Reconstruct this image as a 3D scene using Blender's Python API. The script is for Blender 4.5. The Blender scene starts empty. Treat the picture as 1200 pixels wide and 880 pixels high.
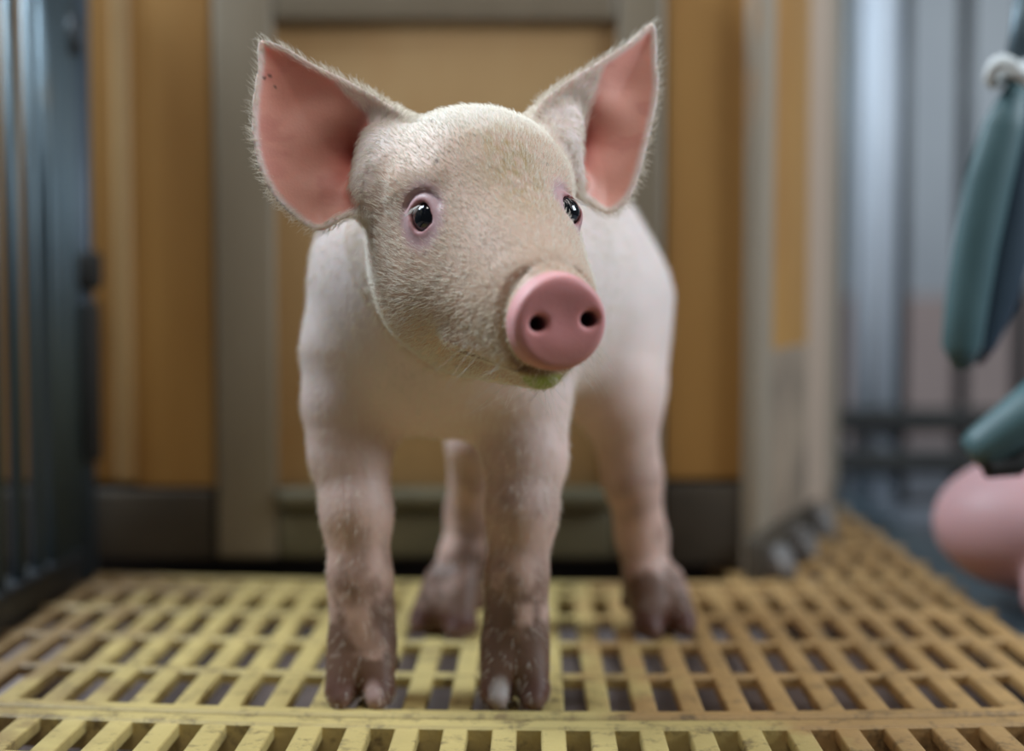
import bpy, bmesh, math, random
import numpy as np
from mathutils import Vector, Matrix

random.seed(7)
rng = np.random.default_rng(7)
SC = bpy.context.scene
COL = SC.collection

# ------------------------------------------------------------------ camera
FPX = 1750.0                      # focal length in pixels of the 1200 px wide frame
CAM = np.array([0.0, 0.0, 0.205])
PITCH = math.atan(95 / FPX)
YAW = math.atan(28 / FPX)
FWD = np.array([-math.sin(YAW) * math.cos(PITCH), math.cos(YAW) * math.cos(PITCH), -math.sin(PITCH)])
RGT = np.array([math.cos(YAW), math.sin(YAW), 0.0])
UPV = np.cross(RGT, FWD)
cd = bpy.data.cameras.new('camera')
cam = bpy.data.objects.new('camera', cd)
COL.objects.link(cam)
cam.matrix_world = Matrix(((RGT[0], UPV[0], -FWD[0], CAM[0]), (RGT[1], UPV[1], -FWD[1], CAM[1]),
                           (RGT[2], UPV[2], -FWD[2], CAM[2]), (0, 0, 0, 1)))
cd.sensor_width = 36
cd.lens = FPX / 1200 * 36
cd.clip_start = 0.01
cd.dof.use_dof = True
cd.dof.focus_distance = 0.662
cd.dof.aperture_fstop = 2.7
SC.camera = cam

# ------------------------------------------------------------------ world, lights, exposure
SC.view_settings.view_transform = 'Standard'
SC.view_settings.look = 'None'
SC.view_settings.gamma = 1
SC.view_settings.use_curve_mapping = False
SC.view_settings.exposure = -0.2
w = bpy.data.worlds.new('barn_air')
SC.world = w
w.use_nodes = True
bg = w.node_tree.nodes['Background']
bg.inputs[0].default_value = (0.55, 0.66, 0.78, 1)
bg.inputs[1].default_value = 0.07


def area(name, loc, target, size, power, col, sy=None):
    l = bpy.data.lights.new(name, 'AREA')
    l.shape = 'RECTANGLE'
    l.size = size
    l.size_y = sy or size
    l.energy = power
    l.color = col
    o = bpy.data.objects.new(name, l)
    COL.objects.link(o)
    o.location = loc
    d = Vector(target) - Vector(loc)
    o.rotation_euler = d.to_track_quat('-Z', 'Y').to_euler()
    return o


area('ceiling_lamp', (-0.12, 0.22, 1.35), (-0.02, 0.70, 0.25), 0.6, 6.0, (1.0, 0.95, 0.89), 0.3)
area('window_light_left', (-0.95, 0.98, 1.30), (-0.03, 0.8, 0.22), 0.55, 38.0, (0.74, 0.88, 1.0))
area('window_light_right', (1.25, 0.66, 0.85), (0.0, 0.85, 0.22), 0.6, 19.0, (0.80, 0.91, 1.0))


def P(px, py, Y):
    """world point at depth Y seen at photograph pixel px, py"""
    d = FWD + RGT * ((px - 600) / FPX) - UPV * ((py - 440) / FPX)
    return CAM + d * (Y / d[1])


def XZ(px, py, Y):
    p = P(px, py, Y)
    return p[0], p[2]


# ------------------------------------------------------------------ material helpers
class NT:
    def __init__(s, name):
        s.m = bpy.data.materials.new(name)
        s.m.use_nodes = True
        s.n = s.m.node_tree.nodes
        s.l = s.m.node_tree.links
        s.b = s.n['Principled BSDF']

    def add(s, t, **kw):
        n = s.n.new(t)
        for k, v in kw.items():
            setattr(n, k, v)
        return n

    def link(s, a, b):
        s.l.new(a, b)

    def pos(s):
        return s.add('ShaderNodeNewGeometry').outputs['Position']

    def noise(s, vec, scale, detail=4, rough=0.6, stretch=None):
        if stretch:
            mp = s.add('ShaderNodeMapping')
            mp.inputs['Scale'].default_value = stretch
            s.link(vec, mp.inputs[0])
            vec = mp.outputs[0]
        n = s.add('ShaderNodeTexNoise')
        n.inputs['Scale'].default_value = scale
        n.inputs['Detail'].default_value = detail
        n.inputs['Roughness'].default_value = rough
        s.link(vec, n.inputs['Vector'])
        return n.outputs['Fac']

    def ramp(s, fac, stops):
        r = s.add('ShaderNodeValToRGB')
        e = r.color_ramp.elements
        while len(e) < len(stops):
            e.new(0.5)
        for i, (p, c) in enumerate(stops):
            e[i].position = p
            e[i].color = (*c, 1) if len(c) == 3 else c
        s.link(fac, r.inputs[0])
        return r.outputs[0]

    def mix(s, fac, a, b, mode='MIX'):
        n = s.add('ShaderNodeMix', data_type='RGBA', blend_type=mode)
        for sock, v in ((n.inputs[0], fac), (n.inputs[6], a), (n.inputs[7], b)):
            if isinstance(v, (int, float)):
                sock.default_value = v
            elif isinstance(v, tuple):
                sock.default_value = (*v, 1)
            else:
                s.link(v, sock)
        return n.outputs[2]

    def bump(s, h, strength, dist=0.001):
        b = s.add('ShaderNodeBump')
        b.inputs['Strength'].default_value = strength
        b.inputs['Distance'].default_value = dist
        s.link(h, b.inputs['Height'])
        s.link(b.outputs[0], s.b.inputs['Normal'])

    def color(s, c):
        if isinstance(c, tuple):
            s.b.inputs['Base Color'].default_value = (*c, 1)
        else:
            s.link(c, s.b.inputs['Base Color'])

    def set(s, **kw):
        for k, v in kw.items():
            s.b.inputs[k.replace('_', ' ')].default_value = v


def surf(name, c1, c2, scale=8, stretch=None, rough=0.6, metallic=0.0, bump=0.2, lo=0.35, hi=0.65, dirt=None, dirt_scale=20, dirt_at=(0.6, 0.72)):
    t = NT(name)
    p = t.pos()
    f = t.noise(p, scale, stretch=stretch)
    c = t.ramp(f, [(lo, c1), (hi, c2)])
    if dirt:
        d = t.noise(p, dirt_scale, 6, 0.7, stretch)
        m = t.ramp(d, [(dirt_at[0], (0, 0, 0)), (dirt_at[1], (1, 1, 1))])
        c = t.mix(m, c, dirt)
    t.color(c)
    t.set(Roughness=rough, Metallic=metallic)
    t.bump(t.noise(p, scale * 12, 3), bump)
    return t.m



M = {}
M['pit'] = surf('wet_concrete', (0.20, 0.15, 0.135), (0.30, 0.23, 0.21), 12, rough=0.8)
M['orange'] = surf('ochre_board', (0.38, 0.19, 0.05), (0.46, 0.25, 0.075), 5, (1, 1, 0.35), 0.5, dirt=(0.33, 0.16, 0.05), dirt_scale=9, dirt_at=(0.52, 0.72))
M['orange_pale'] = surf('pale_ochre_board', (0.37, 0.22, 0.09), (0.42, 0.27, 0.12), 5, (1, 1, 0.35), 0.5, dirt=(0.35, 0.19, 0.07), dirt_scale=9, dirt_at=(0.52, 0.74))
M['greybrown'] = surf('grey_brown_profile', (0.165, 0.128, 0.082), (0.21, 0.165, 0.11), 6, (1, 1, 0.3), 0.5)
M['rail_green'] = surf('greenish_grey_rail', (0.105, 0.09, 0.05), (0.15, 0.125, 0.07), 8, rough=0.55)
M['dark_board'] = surf('dirty_plinth', (0.04, 0.029, 0.018), (0.065, 0.047, 0.028), 8, rough=0.7)
M['black'] = surf('black_parts_gap_shade', (0.010, 0.009, 0.008), (0.02, 0.018, 0.015), 8, rough=0.8)
M['tan_grey'] = surf('weathered_tan_board', (0.27, 0.22, 0.16), (0.36, 0.30, 0.23), 7, (1, 1, 0.2), 0.6, dirt=(0.40, 0.22, 0.10), dirt_scale=10)
M['low_board'] = surf('mucky_grey_board', (0.17, 0.13, 0.095), (0.32, 0.24, 0.17), 14, rough=0.8)
M['pinkish'] = surf('pinkish_board', (0.42, 0.30, 0.22), (0.50, 0.38, 0.29), 7, (1, 1, 0.2), 0.6)
M['steel_blue'] = surf('blue_grey_steel', (0.07, 0.10, 0.12), (0.125, 0.165, 0.185), 10, (1, 1, 0.2), 0.45, 0.55, dirt=(0.10, 0.08, 0.05), dirt_scale=18)
M['steel_dark'] = surf('dark_steel', (0.045, 0.05, 0.055), (0.08, 0.085, 0.09), 10, rough=0.5, metallic=0.6)
M['galv'] = surf('galvanised_steel', (0.50, 0.54, 0.60), (0.62, 0.66, 0.72), 14, (1, 1, 0.25), 0.6, 0.15)
M['navy'] = surf('navy_steel', (0.04, 0.06, 0.085), (0.065, 0.09, 0.12), 12, (1, 1, 0.3), 0.45, 0.3)
M['white_wall'] = surf('white_wall_paint', (0.40, 0.41, 0.43), (0.47, 0.48, 0.49), 4, rough=0.7)
M['pink_wall'] = surf('pinkish_grey_block', (0.30, 0.22, 0.20), (0.36, 0.27, 0.24), 5, rough=0.8)
M['grey_floor'] = surf('grey_wet_floor', (0.075, 0.085, 0.10), (0.13, 0.14, 0.16), 14, rough=0.5)
M['rubble'] = surf('grey_muck', (0.10, 0.095, 0.09), (0.24, 0.22, 0.21), 30, rough=0.8)
M['teal'] = surf('teal_rubber', (0.045, 0.095, 0.105), (0.075, 0.14, 0.15), 16, (1, 1, 0.4), 0.5)
M['teal_dark'] = surf('dark_teal_rubber', (0.018, 0.035, 0.055), (0.03, 0.055, 0.08), 16, (1, 1, 0.4), 0.5)
M['cord'] = surf('white_cord', (0.55, 0.58, 0.58), (0.7, 0.7, 0.68), 40, rough=0.8)


# ------------------------------------------------------------------ mesh helpers
def link(name, me, mat=None, parent=None):
    o = bpy.data.objects.new(name, me)
    COL.objects.link(o)
    if mat is not None and me is not None and not me.materials:
        me.materials.append(mat)
    if parent is not None:
        o.parent = parent
    return o


def box_mesh(name, x0, x1, y0, y1, z0, z1, bevel=0.002, mat=None, seg=2):
    bm = bmesh.new()
    bmesh.ops.create_cube(bm, size=1)
    for v in bm.verts:
        v.co = Vector(((x0 + x1) / 2 + v.co.x * (x1 - x0), (y0 + y1) / 2 + v.co.y * (y1 - y0), (z0 + z1) / 2 + v.co.z * (z1 - z0)))
    if bevel:
        bmesh.ops.bevel(bm, geom=list(bm.edges), offset=bevel, segments=seg, affect='EDGES', profile=0.6)
    me = bpy.data.meshes.new(name)
    bm.to_mesh(me)
    bm.free()
    for p in me.polygons:
        p.use_smooth = True
    if mat:
        me.materials.append(mat)
    return me


def box(name, x0, x1, y0, y1, z0, z1, mat, parent=None, bevel=0.002):
    return link(name, box_mesh(name, x0, x1, y0, y1, z0, z1, bevel, mat), None, parent)


def tube_mesh(name, pts, radii, mat, n=16, flat=1.0, axis=None, caps=True):
    """swept tube through pts with radius per point; flat squashes across `axis`"""
    pts = [Vector(p) for p in pts]
    bm = bmesh.new()
    rings = []
    ref = Vector(axis) if axis is not None else Vector((0, 1, 0))
    for i, p in enumerate(pts):
        t = (pts[min(i + 1, len(pts) - 1)] - pts[max(i - 1, 0)]).normalized()
        r = ref if abs(t.dot(ref)) < 0.95 else Vector((1, 0, 0))
        b = t.cross(r).normalized()
        c = b.cross(t).normalized()
        rings.append([bm.verts.new(p + float(radii[i]) * (b * math.cos(2 * math.pi * k / n) + c * flat * math.sin(2 * math.pi * k / n))) for k in range(n)])
    for a, b_ in zip(rings[:-1], rings[1:]):
        for k in range(n):
            bm.faces.new((a[k], a[(k + 1) % n], b_[(k + 1) % n], b_[k]))
    if caps:
        bm.faces.new(rings[0][::-1])
        bm.faces.new(rings[-1])
    bmesh.ops.recalc_face_normals(bm, faces=bm.faces)
    me = bpy.data.meshes.new(name)
    bm.to_mesh(me)
    bm.free()
    for p in me.polygons:
        p.use_smooth = True
    me.materials.append(mat)
    return me


def tube(name, pts, radii, mat, parent=None, **kw):
    if isinstance(radii, (int, float)):
        radii = [radii] * len(pts)
    return link(name, tube_mesh(name, pts, radii, mat, **kw), None, parent)


def thing(name, loc, label, cat, group=None):
    o = bpy.data.objects.new(name, None)
    COL.objects.link(o)
    o.location = loc
    o['label'] = label
    o['category'] = cat
    if group:
        o['group'] = group
    return o


def tag(o, label, cat, group=None):
    o['label'] = label
    o['category'] = cat
    if group:
        o['group'] = group
    return o


def into(parent, *children):
    """parent meshes built in world coordinates to an Empty that stands elsewhere"""
    for c in children:
        c.parent = parent
        c.location = -parent.location


# ------------------------------------------------------------------ slatted floor
BEND = 0.24                       # the moulded panels bow a little towards the camera


def bend(x):
    return BEND * (x - 0.02) ** 2


floor = box('floor', -0.75, 1.6, 0.15, 2.6, -0.075, -0.045, M['pit'], bevel=0)
floor['kind'] = 'structure'
PITCHX = 0.0231
XL, XR = -0.332, 0.298


def curved_rail(name, x0, x1, yc, wid, z0, z1, mat, parent, n=30, knob=0.0):
    bm = bmesh.new()
    rings = []
    for i in range(n + 1):
        x = x0 + (x1 - x0) * i / n
        y = yc + bend(x)
        prof = [(-wid / 2, z0), (-wid / 2, z1 - 0.0015), (-wid / 2 + 0.0015, z1), (wid / 2 - 0.0015, z1), (wid / 2, z1 - 0.0015), (wid / 2, z0)]
        rings.append([bm.verts.new((x, y + a, b)) for a, b in prof])
    for a, b in zip(rings[:-1], rings[1:]):
        for k in range(6):
            bm.faces.new((a[k], b[k], b[(k + 1) % 6], a[(k + 1) % 6]))
    bm.faces.new(rings[0])
    bm.faces.new(rings[-1][::-1])
    bmesh.ops.recalc_face_normals(bm, faces=bm.faces)
    me = bpy.data.meshes.new(name)
    bm.to_mesh(me)
    bm.free()
    me.materials.append(mat)
    return link(name, me, None, parent)


def slat_mesh(L, mat):
    """one bar, length L along +Y from its origin, with rounded top edges and feet that widen at the ends"""
    me = box_mesh('slat', -0.0058, 0.0058, 0, L, -0.0065, 0.0, 0.0012, mat, 2)
    return me


def floor_panel(y0, y1, x0, x1, bars, colour):
    e = bpy.data.objects.new('floor_panel', None)
    COL.objects.link(e)
    e.parent = floor
    me = slat_mesh(y1 - y0, colour)
    k0 = math.ceil((x0 + 0.004 - 0.03155) / PITCHX)
    k = k0
    while 0.03155 + k * PITCHX < x1 - 0.004:
        x = 0.03155 + k * PITCHX
        o = link('slat', me, None, e)
        o.location = (x, y0 + bend(x), random.uniform(-0.0003, 0.0003))
        k += 1
    return e


def grid_mat(name, x0, base=(0.53, 0.405, 0.155), warm=(0.42, 0.255, 0.10), left=-0.30, strength=0.20):
    """moulded plastic: yellow, going tan where the stain starts at x0, browner by the left partition, muck on top"""
    t = NT(name)
    p = t.pos()
    sx = t.add('ShaderNodeSeparateXYZ')
    t.link(p, sx.inputs[0])
    n = t.noise(p, 16, 4)

    def shifted(k, src):
        ad = t.add('ShaderNodeMath', operation='MULTIPLY_ADD')
        t.link(n, ad.inputs[0])
        ad.inputs[1].default_value = k
        t.link(src, ad.inputs[2])
        off = t.add('ShaderNodeMath', operation='ADD')
        t.link(ad.outputs[0], off.inputs[0])
        off.inputs[1].default_value = 0.5 - 0.5 * k
        return off.outputs[0]
    base_c = t.ramp(t.noise(p, 30, 5), [(0.3, base), (0.7, tuple(min(1, v * 1.16) for v in base))])
    warm_c = t.ramp(t.noise(p, 34, 5), [(0.3, warm), (0.7, tuple(min(1, v * 1.2) for v in warm))])
    xs = shifted(strength, sx.outputs[0])
    c = t.mix(t.ramp(xs, [(0.5 + x0 - 0.02, (0, 0, 0)), (0.5 + x0 + 0.02, (1, 1, 1))]), base_c, warm_c)
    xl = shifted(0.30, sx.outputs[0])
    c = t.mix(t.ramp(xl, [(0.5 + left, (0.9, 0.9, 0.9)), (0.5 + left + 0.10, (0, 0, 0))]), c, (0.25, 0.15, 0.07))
    f3 = t.noise(p, 60, 8, 0.75)
    c = t.mix(t.ramp(f3, [(0.52, (0, 0, 0)), (0.66, (0.85, 0.85, 0.85))]), c, (0.13, 0.085, 0.04))
    f4 = t.noise(p, 22, 5, 0.7)
    c = t.mix(t.ramp(f4, [(0.60, (0, 0, 0)), (0.72, (0.7, 0.7, 0.7))]), c, (0.20, 0.12, 0.055))
    t.color(c)
    t.set(Roughness=0.55)
    t.bump(t.noise(p, 260, 4), 0.4, 0.0012)
    return t.m


M['far_plastic'] = grid_mat('far_panel_plastic', 0.045)
M['near_plastic'] = grid_mat('near_panel_plastic', 0.13)
M['back_plastic'] = grid_mat('back_panel_plastic', -0.3, left=-0.49)
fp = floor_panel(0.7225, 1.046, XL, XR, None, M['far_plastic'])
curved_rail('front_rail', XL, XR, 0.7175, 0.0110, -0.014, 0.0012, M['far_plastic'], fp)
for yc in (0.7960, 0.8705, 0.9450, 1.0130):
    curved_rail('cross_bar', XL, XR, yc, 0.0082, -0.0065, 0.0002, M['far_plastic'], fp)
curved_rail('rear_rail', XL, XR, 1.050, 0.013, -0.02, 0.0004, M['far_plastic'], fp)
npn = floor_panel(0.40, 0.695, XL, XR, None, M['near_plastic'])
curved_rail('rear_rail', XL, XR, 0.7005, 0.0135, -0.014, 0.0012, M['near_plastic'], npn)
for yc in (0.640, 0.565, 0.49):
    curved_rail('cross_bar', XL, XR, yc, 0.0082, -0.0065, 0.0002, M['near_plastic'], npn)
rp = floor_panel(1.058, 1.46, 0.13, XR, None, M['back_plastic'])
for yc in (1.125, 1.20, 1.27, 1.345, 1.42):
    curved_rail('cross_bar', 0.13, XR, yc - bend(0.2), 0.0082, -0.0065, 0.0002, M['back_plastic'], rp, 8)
side_floor = box('floor', 0.345, 1.6, 0.15, 2.6, -0.05, -0.02, M['grey_floor'], bevel=0.003)
side_floor['kind'] = 'structure'
trim = box('trim_1', 0.302, 0.343, 0.3, 1.75, -0.05, -0.008, M['steel_blue'], bevel=0.004)
trim['kind'] = 'structure'

# ------------------------------------------------------------------ back wall and its door
YW = 1.105


def px_x(px, Y):
    return P(px, 345, Y)[0]


def px_z(py, Y):
    return P(628, py, Y)[2]


TOP = 0.62
wall = box('wall_back', -0.75, 0.166, YW + 0.012, YW + 0.03, -0.13, TOP, M['black'], bevel=0)  # black backing; the shade of the gap under the door is in its colour
wall['kind'] = 'structure'
# ochre boards left of the door, with the pale ridge between them
xa, xr0, xr1, xb = -0.75, px_x(133, YW), px_x(157, YW), px_x(250, YW)
box('panel', xa, xr0, YW, YW + 0.012, px_z(566, YW), TOP, M['orange'], wall)
box('panel', xr1, xb, YW, YW + 0.012, px_z(572, YW), TOP, M['orange'], wall)
rdg = box('ridge', xr0, xr1, YW - 0.006, YW + 0.012, px_z(568, YW), TOP, M['greybrown'], wall, 0.005)
rdg.data.materials[0] = M['orange_pale']
box('plinth', xa, xb, YW - 0.008, YW + 0.011, px_z(655, YW), px_z(574, YW), M['dark_board'], wall, 0.003)
# right of the door
xc, xd = px_x(779, YW), px_x(893, YW)
box('panel', xc, xd, YW, YW + 0.012, px_z(562, YW), TOP, M['orange'], wall)
box('plinth', xc, xd, YW - 0.008, YW + 0.011, px_z(662, YW), px_z(566, YW), M['dark_board'], wall, 0.003)

door = bpy.data.objects.new('door_1', None)
COL.objects.link(door)
door['kind'] = 'structure'
YD = 1.085
dz0, dz1 = px_z(656, YD), px_z(-8, YD) + 0.03
box('door_stile', px_x(251, YD), px_x(322, YD), YD, YD + 0.018, dz0, dz1, M['greybrown'], door, 0.004)
box('door_stile', px_x(722, YD), px_x(778, YD), YD, YD + 0.018, dz0, dz1, M['greybrown'], door, 0.004)
box('door_rail', px_x(323, YD), px_x(721, YD), YD, YD + 0.018, px_z(24, YD), dz1, M['greybrown'], door, 0.004)
box('door_rail', px_x(323, YD), px_x(721, YD), YD + 0.001, YD + 0.018, dz0, px_z(598, YD), M['rail_green'], door, 0.004)
box('door_sill', px_x(323, YD), px_x(721, YD), YD - 0.006, YD + 0.018, px_z(598, YD) + 0.0005, px_z(572, YD), M['rail_green'], door, 0.006)
box('door_panel', px_x(320, YD), px_x(724, YD), YD + 0.008, YD + 0.016, px_z(574, YD), px_z(20, YD), M['orange_pale'], door, 0.002)

# ------------------------------------------------------------------ left pen partition (steel bars and sheet)
XP = -0.333
lp = thing('pen_partition', (XP, 0.98, 0), 'blue-grey steel pen partition of upright bars along the left side of the yellow floor', 'partition')
PT = 0.47
parts = []
parts.append(tube('end_post', [(XP + 0.003, 1.075, -0.01), (XP + 0.003, 1.075, PT)], 0.0098, M['navy'], n=20))
parts.append(box('bottom_rail', XP - 0.012, XP + 0.008, 0.30, 1.085, -0.012, 0.022, M['steel_dark'], bevel=0.004))
parts.append(box('top_rail', XP - 0.012, XP + 0.008, 0.30, 1.085, PT - 0.03, PT, M['steel_blue'], bevel=0.004))
rod = tube_mesh('bar', [(0, 0, 0.015), (0, 0, PT - 0.02)], [0.0046, 0.0046], M['steel_blue'], n=14)
for y in (0.985, 0.948, 0.911, 0.874, 0.837, 0.80, 0.763, 0.726, 0.689, 0.652, 0.615, 0.578, 0.541, 0.504):
    b = link('bar', rod)
    b.location = (XP, y, 0)
    parts.append(b)
rib = tube_mesh('sheet_rib', [(0, 0, 0.015), (0, 0, PT - 0.02)], [0.0085, 0.0085], M['steel_blue'], n=14, flat=0.45)
for i in range(4):
    b = link('sheet_rib', rib)
    b.location = (XP - 0.001, 1.012 + i * 0.0165, 0)
    parts.append(b)
for p_ in parts:
    loc = p_.location.copy()
    p_.parent = lp
    p_.location = loc - lp.location
b = box('latch', XP + 0.006, XP + 0.022, 1.058, 1.075, 0.208, 0.236, M['black'], bevel=0.006)
into(lp, b)
b = box('hinge_strap', XP + 0.010, XP + 0.019, 1.058, 1.075, 0.085, 0.20, M['black'], bevel=0.003)
into(lp, b)
b = tube('hinge_pin', [(XP + 0.005, 1.063, 0.375), (XP + 0.005, 1.063, 0.40)], 0.006, M['steel_dark'], n=12)
into(lp, b)

# ------------------------------------------------------------------ boarded return wall running back on the right
rw = bpy.data.objects.new('wall_right', None)
COL.objects.link(rw)
rw['kind'] = 'structure'


def quad_board(name, p0, p1, thick, z0, z1, mat, parent):
    a, b = Vector((*p0, 0)), Vector((*p1, 0))
    d = (b - a)
    L = d.length
    me = box_mesh(name, 0, L, 0, thick, z0, z1, 0.004, mat)
    o = link(name, me, None, parent)
    o.location = a
    o.rotation_euler = (0, 0, math.atan2(d.y, d.x))
    return o


def xy(px, Y):
    return (P(px, 345, Y)[0], Y)


seq = [(892, 1.09, 'tan_grey'), (907, 1.135, 'orange'), (948, 1.25, 'pinkish'), (974, 1.345, 'tan_grey'), (984, 1.42, None)]
for (pa, ya, m), (pb, yb, _) in zip(seq[:-1], seq[1:]):
    quad_board('board', xy(pa, ya), xy(pb, yb), 0.014, -0.01, TOP, M[m], rw)
quad_board('board', xy(905, 1.128), xy(949, 1.247), 0.006, -0.01, 0.165, M['low_board'], rw)
quad_board('plinth', xy(894, 1.06), xy(984, 1.40), 0.012, -0.02, 0.03, M['dark_board'], rw)
# clutter of muck heaped at the foot of the return wall
def lump(name, c, r, mat, seed):
    bm = bmesh.new()
    bmesh.ops.create_icosphere(bm, subdivisions=3, radius=1)
    rr = np.random.default_rng(seed)
    ph = rr.uniform(0, 6, 6)
    for v in bm.verts:
        n = 1 + 0.10 * math.sin(3 * v.co.x + ph[0]) * math.cos(4 * v.co.y + ph[1]) + 0.05 * math.sin(6 * v.co.z + ph[2] + 5 * v.co.x)
        v.co = Vector((c[0] + v.co.x * r[0] * n, c[1] + v.co.y * r[1] * n, max(0.0, c[2] + v.co.z * r[2] * n)))
    me = bpy.data.meshes.new(name)
    bm.to_mesh(me)
    bm.free()
    for p in me.polygons:
        p.use_smooth = True
    me.materials.append(mat)
    return link(name, me)


muck = []
for i, (px, py, Y, r) in enumerate([(912, 640, 1.085, 0.013), (938, 610, 1.17, 0.013), (960, 590, 1.27, 0.015)]):
    x, z = XZ(px, py, Y)
    o = lump('muck_heap', (x, Y, 0.006), (r, r * 1.5, r * 1.3), M['rubble'], i)
    lbl = ['grey muck heap at the near foot of the boarded right wall', 'grey muck heap midway along the foot of the boarded right wall',
           'grey muck heap at the far end of the boarded right wall'][i]
    tag(o, lbl, 'muck')

# ------------------------------------------------------------------ far pen behind on the right
YF = 1.62
fw = box('wall_far', 0.20, 1.9, 2.25, 2.29, -0.13, 0.9, M['white_wall'], bevel=0)
fw['kind'] = 'structure'
box('lower_course', 0.20, 1.9, 2.235, 2.25, -0.13, P(628, 345, 2.235)[2] - 0.002, M['pink_wall'], fw, 0.002)


def upright(name, pxa, pxb, Y, z0, z1, mat, depth=None):
    xa, xb = px_x(pxa, Y), px_x(pxb, Y)
    r = (xb - xa) / 2
    return tube(name, [((xa + xb) / 2, Y, z0), ((xa + xb) / 2, Y, z1)], r, mat, n=24)


far = thing('steel_pen_fence', (px_x(1100, YF), YF, 0), 'steel fence of uprights and two dark low rails behind at the right', 'fence')
zr1, zr2 = px_z(488, YF), px_z(536, YF)
into(far,
     upright('post', 1000, 1050, YF - 0.02, -0.02, 0.75, M['galv']),
     upright('upright_bar', 1046, 1064, YF + 0.03, -0.02, 0.75, M['steel_dark']),
     upright('upright_bar', 973, 990, YF - 0.03, -0.02, 0.75, M['steel_blue']),
     upright('upright_bar', 1119, 1136, YF + 0.03, -0.02, 0.75, M['steel_dark']),
     upright('upright_bar', 1187, 1206, YF + 0.03, -0.02, 0.75, M['steel_dark']),
     tube('rail', [(px_x(975, YF), YF - 0.045, zr1), (px_x(1500, YF), YF - 0.045, zr1)], 0.0135, M['black'], n=20),
     tube('rail', [(px_x(975, YF), YF - 0.045, zr2), (px_x(1500, YF), YF - 0.045, zr2)], 0.0125, M['black'], n=20))
into(far, box('back_plate', px_x(1003, YF), px_x(1050, YF), YF + 0.005, YF + 0.012, -0.02, 0.14, M['galv'], bevel=0.002))

# hanging teal strips (two folded lobes under a white tie) and the teal tube end
YH = 0.93
hs = thing('hanging_teal_strap', tuple(P(1190, 95, YH)), 'folded teal rubber strap hanging from a white tie at the right edge', 'strap')
pl = [(1196, 92), (1176, 150), (1158, 215), (1143, 290), (1132, 360), (1127, 405), (1128, 432)]
rl = [0.006, 0.013, 0.0145, 0.0140, 0.0135, 0.0125, 0.006]
into(hs, tube('lobe', [tuple(P(a, b, YH)) for a, b in pl], rl, M['teal'], n=24, flat=0.6))
pl = [(1206, 92), (1200, 160), (1190, 230), (1177, 300), (1163, 360), (1150, 402), (1142, 425)]
into(hs, tube('lobe', [tuple(P(a, b, YH + 0.012)) for a, b in pl], [0.006, 0.013, 0.0155, 0.016, 0.014, 0.010, 0.005], M['teal_dark'], n=24, flat=0.6))
into(hs, tube('upper_band', [tuple(P(1188, 96, YH)), tuple(P(1200, 40, YH)), tuple(P(1212, -30, YH))], [0.008, 0.009, 0.010], M['steel_blue'], n=18, flat=0.6))
c0 = P(1184, 84, YH - 0.008)
knot = []
for k in range(25):
    a = 2 * math.pi * k / 24
    knot.append(tuple(c0 + np.array([0.011 * math.cos(a), 0.011 * math.sin(a), 0.005 * math.sin(2 * a)])))
into(hs, tube('tie', knot, 0.0045, M['cord'], n=10, caps=False))
into(hs, tube('tie', [tuple(c0 + np.array([-0.009, -0.004, 0.004])), tuple(c0 + np.array([0.0, -0.012, -0.002])), tuple(c0 + np.array([0.014, -0.006, -0.010]))], 0.0042, M['cord'], n=10))
YT = 0.88
tb = thing('teal_tube', tuple(P(1132, 528, YT)), 'teal tube end with dark mouth pointing down above the pink piglet at the right edge', 'tube')
into(tb, tube('tube_body', [tuple(P(1260, 440, YT)), tuple(P(1205, 486, YT)), tuple(P(1150, 524, YT)), tuple(P(1138, 532, YT))], [0.0165, 0.0160, 0.0125, 0.0105], M['teal'], n=24))
into(tb, tube('tube_mouth', [tuple(P(1150, 530, YT - 0.006)), tuple(P(1160, 549, YT - 0.004)), tuple(P(1190, 545, YT)), tuple(P(1215, 525, YT))], [0.004, 0.006, 0.007, 0.006], M['black'], n=18))


# ------------------------------------------------------------------ signed distance tool kit for the animals
def smin(a, b, k):
    h = np.maximum(k - np.abs(a - b), 0) / k
    return np.minimum(a, b) - h * h * k * 0.25


def smax(a, b, k):
    return -smin(-a, -b, k)


def cone(p, a, b, ra, rb):
    a, b = np.asarray(a, float), np.asarray(b, float)
    ba = b - a
    h = np.clip(((p - a) @ ba) / (ba @ ba), 0, 1)
    return np.linalg.norm(p - a - h[:, None] * ba, axis=1) - (ra + (rb - ra) * h)


def ell(p, c, r, R=None):
    q = p - np.asarray(c, float)
    if R is not None:
        q = q @ R
    r = np.asarray(r, float)
    k0 = np.linalg.norm(q / r, axis=1)
    k1 = np.linalg.norm(q / (r * r), axis=1) + 1e-9
    return k0 * (k0 - 1) / k1


def catmull(pts, n=6):
    pts = np.asarray(pts, float)
    out = []
    N = len(pts)
    for i in range(N):
        p0, p1, p2, p3 = pts[i - 1], pts[i], pts[(i + 1) % N], pts[(i + 2) % N]
        for k in range(n):
            t = k / n
            out.append(0.5 * (2 * p1 + (p2 - p0) * t + (2 * p0 - 5 * p1 + 4 * p2 - p3) * t * t + (3 * p1 - p0 - 3 * p2 + p3) * t ** 3))
    return np.array(out)


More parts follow.
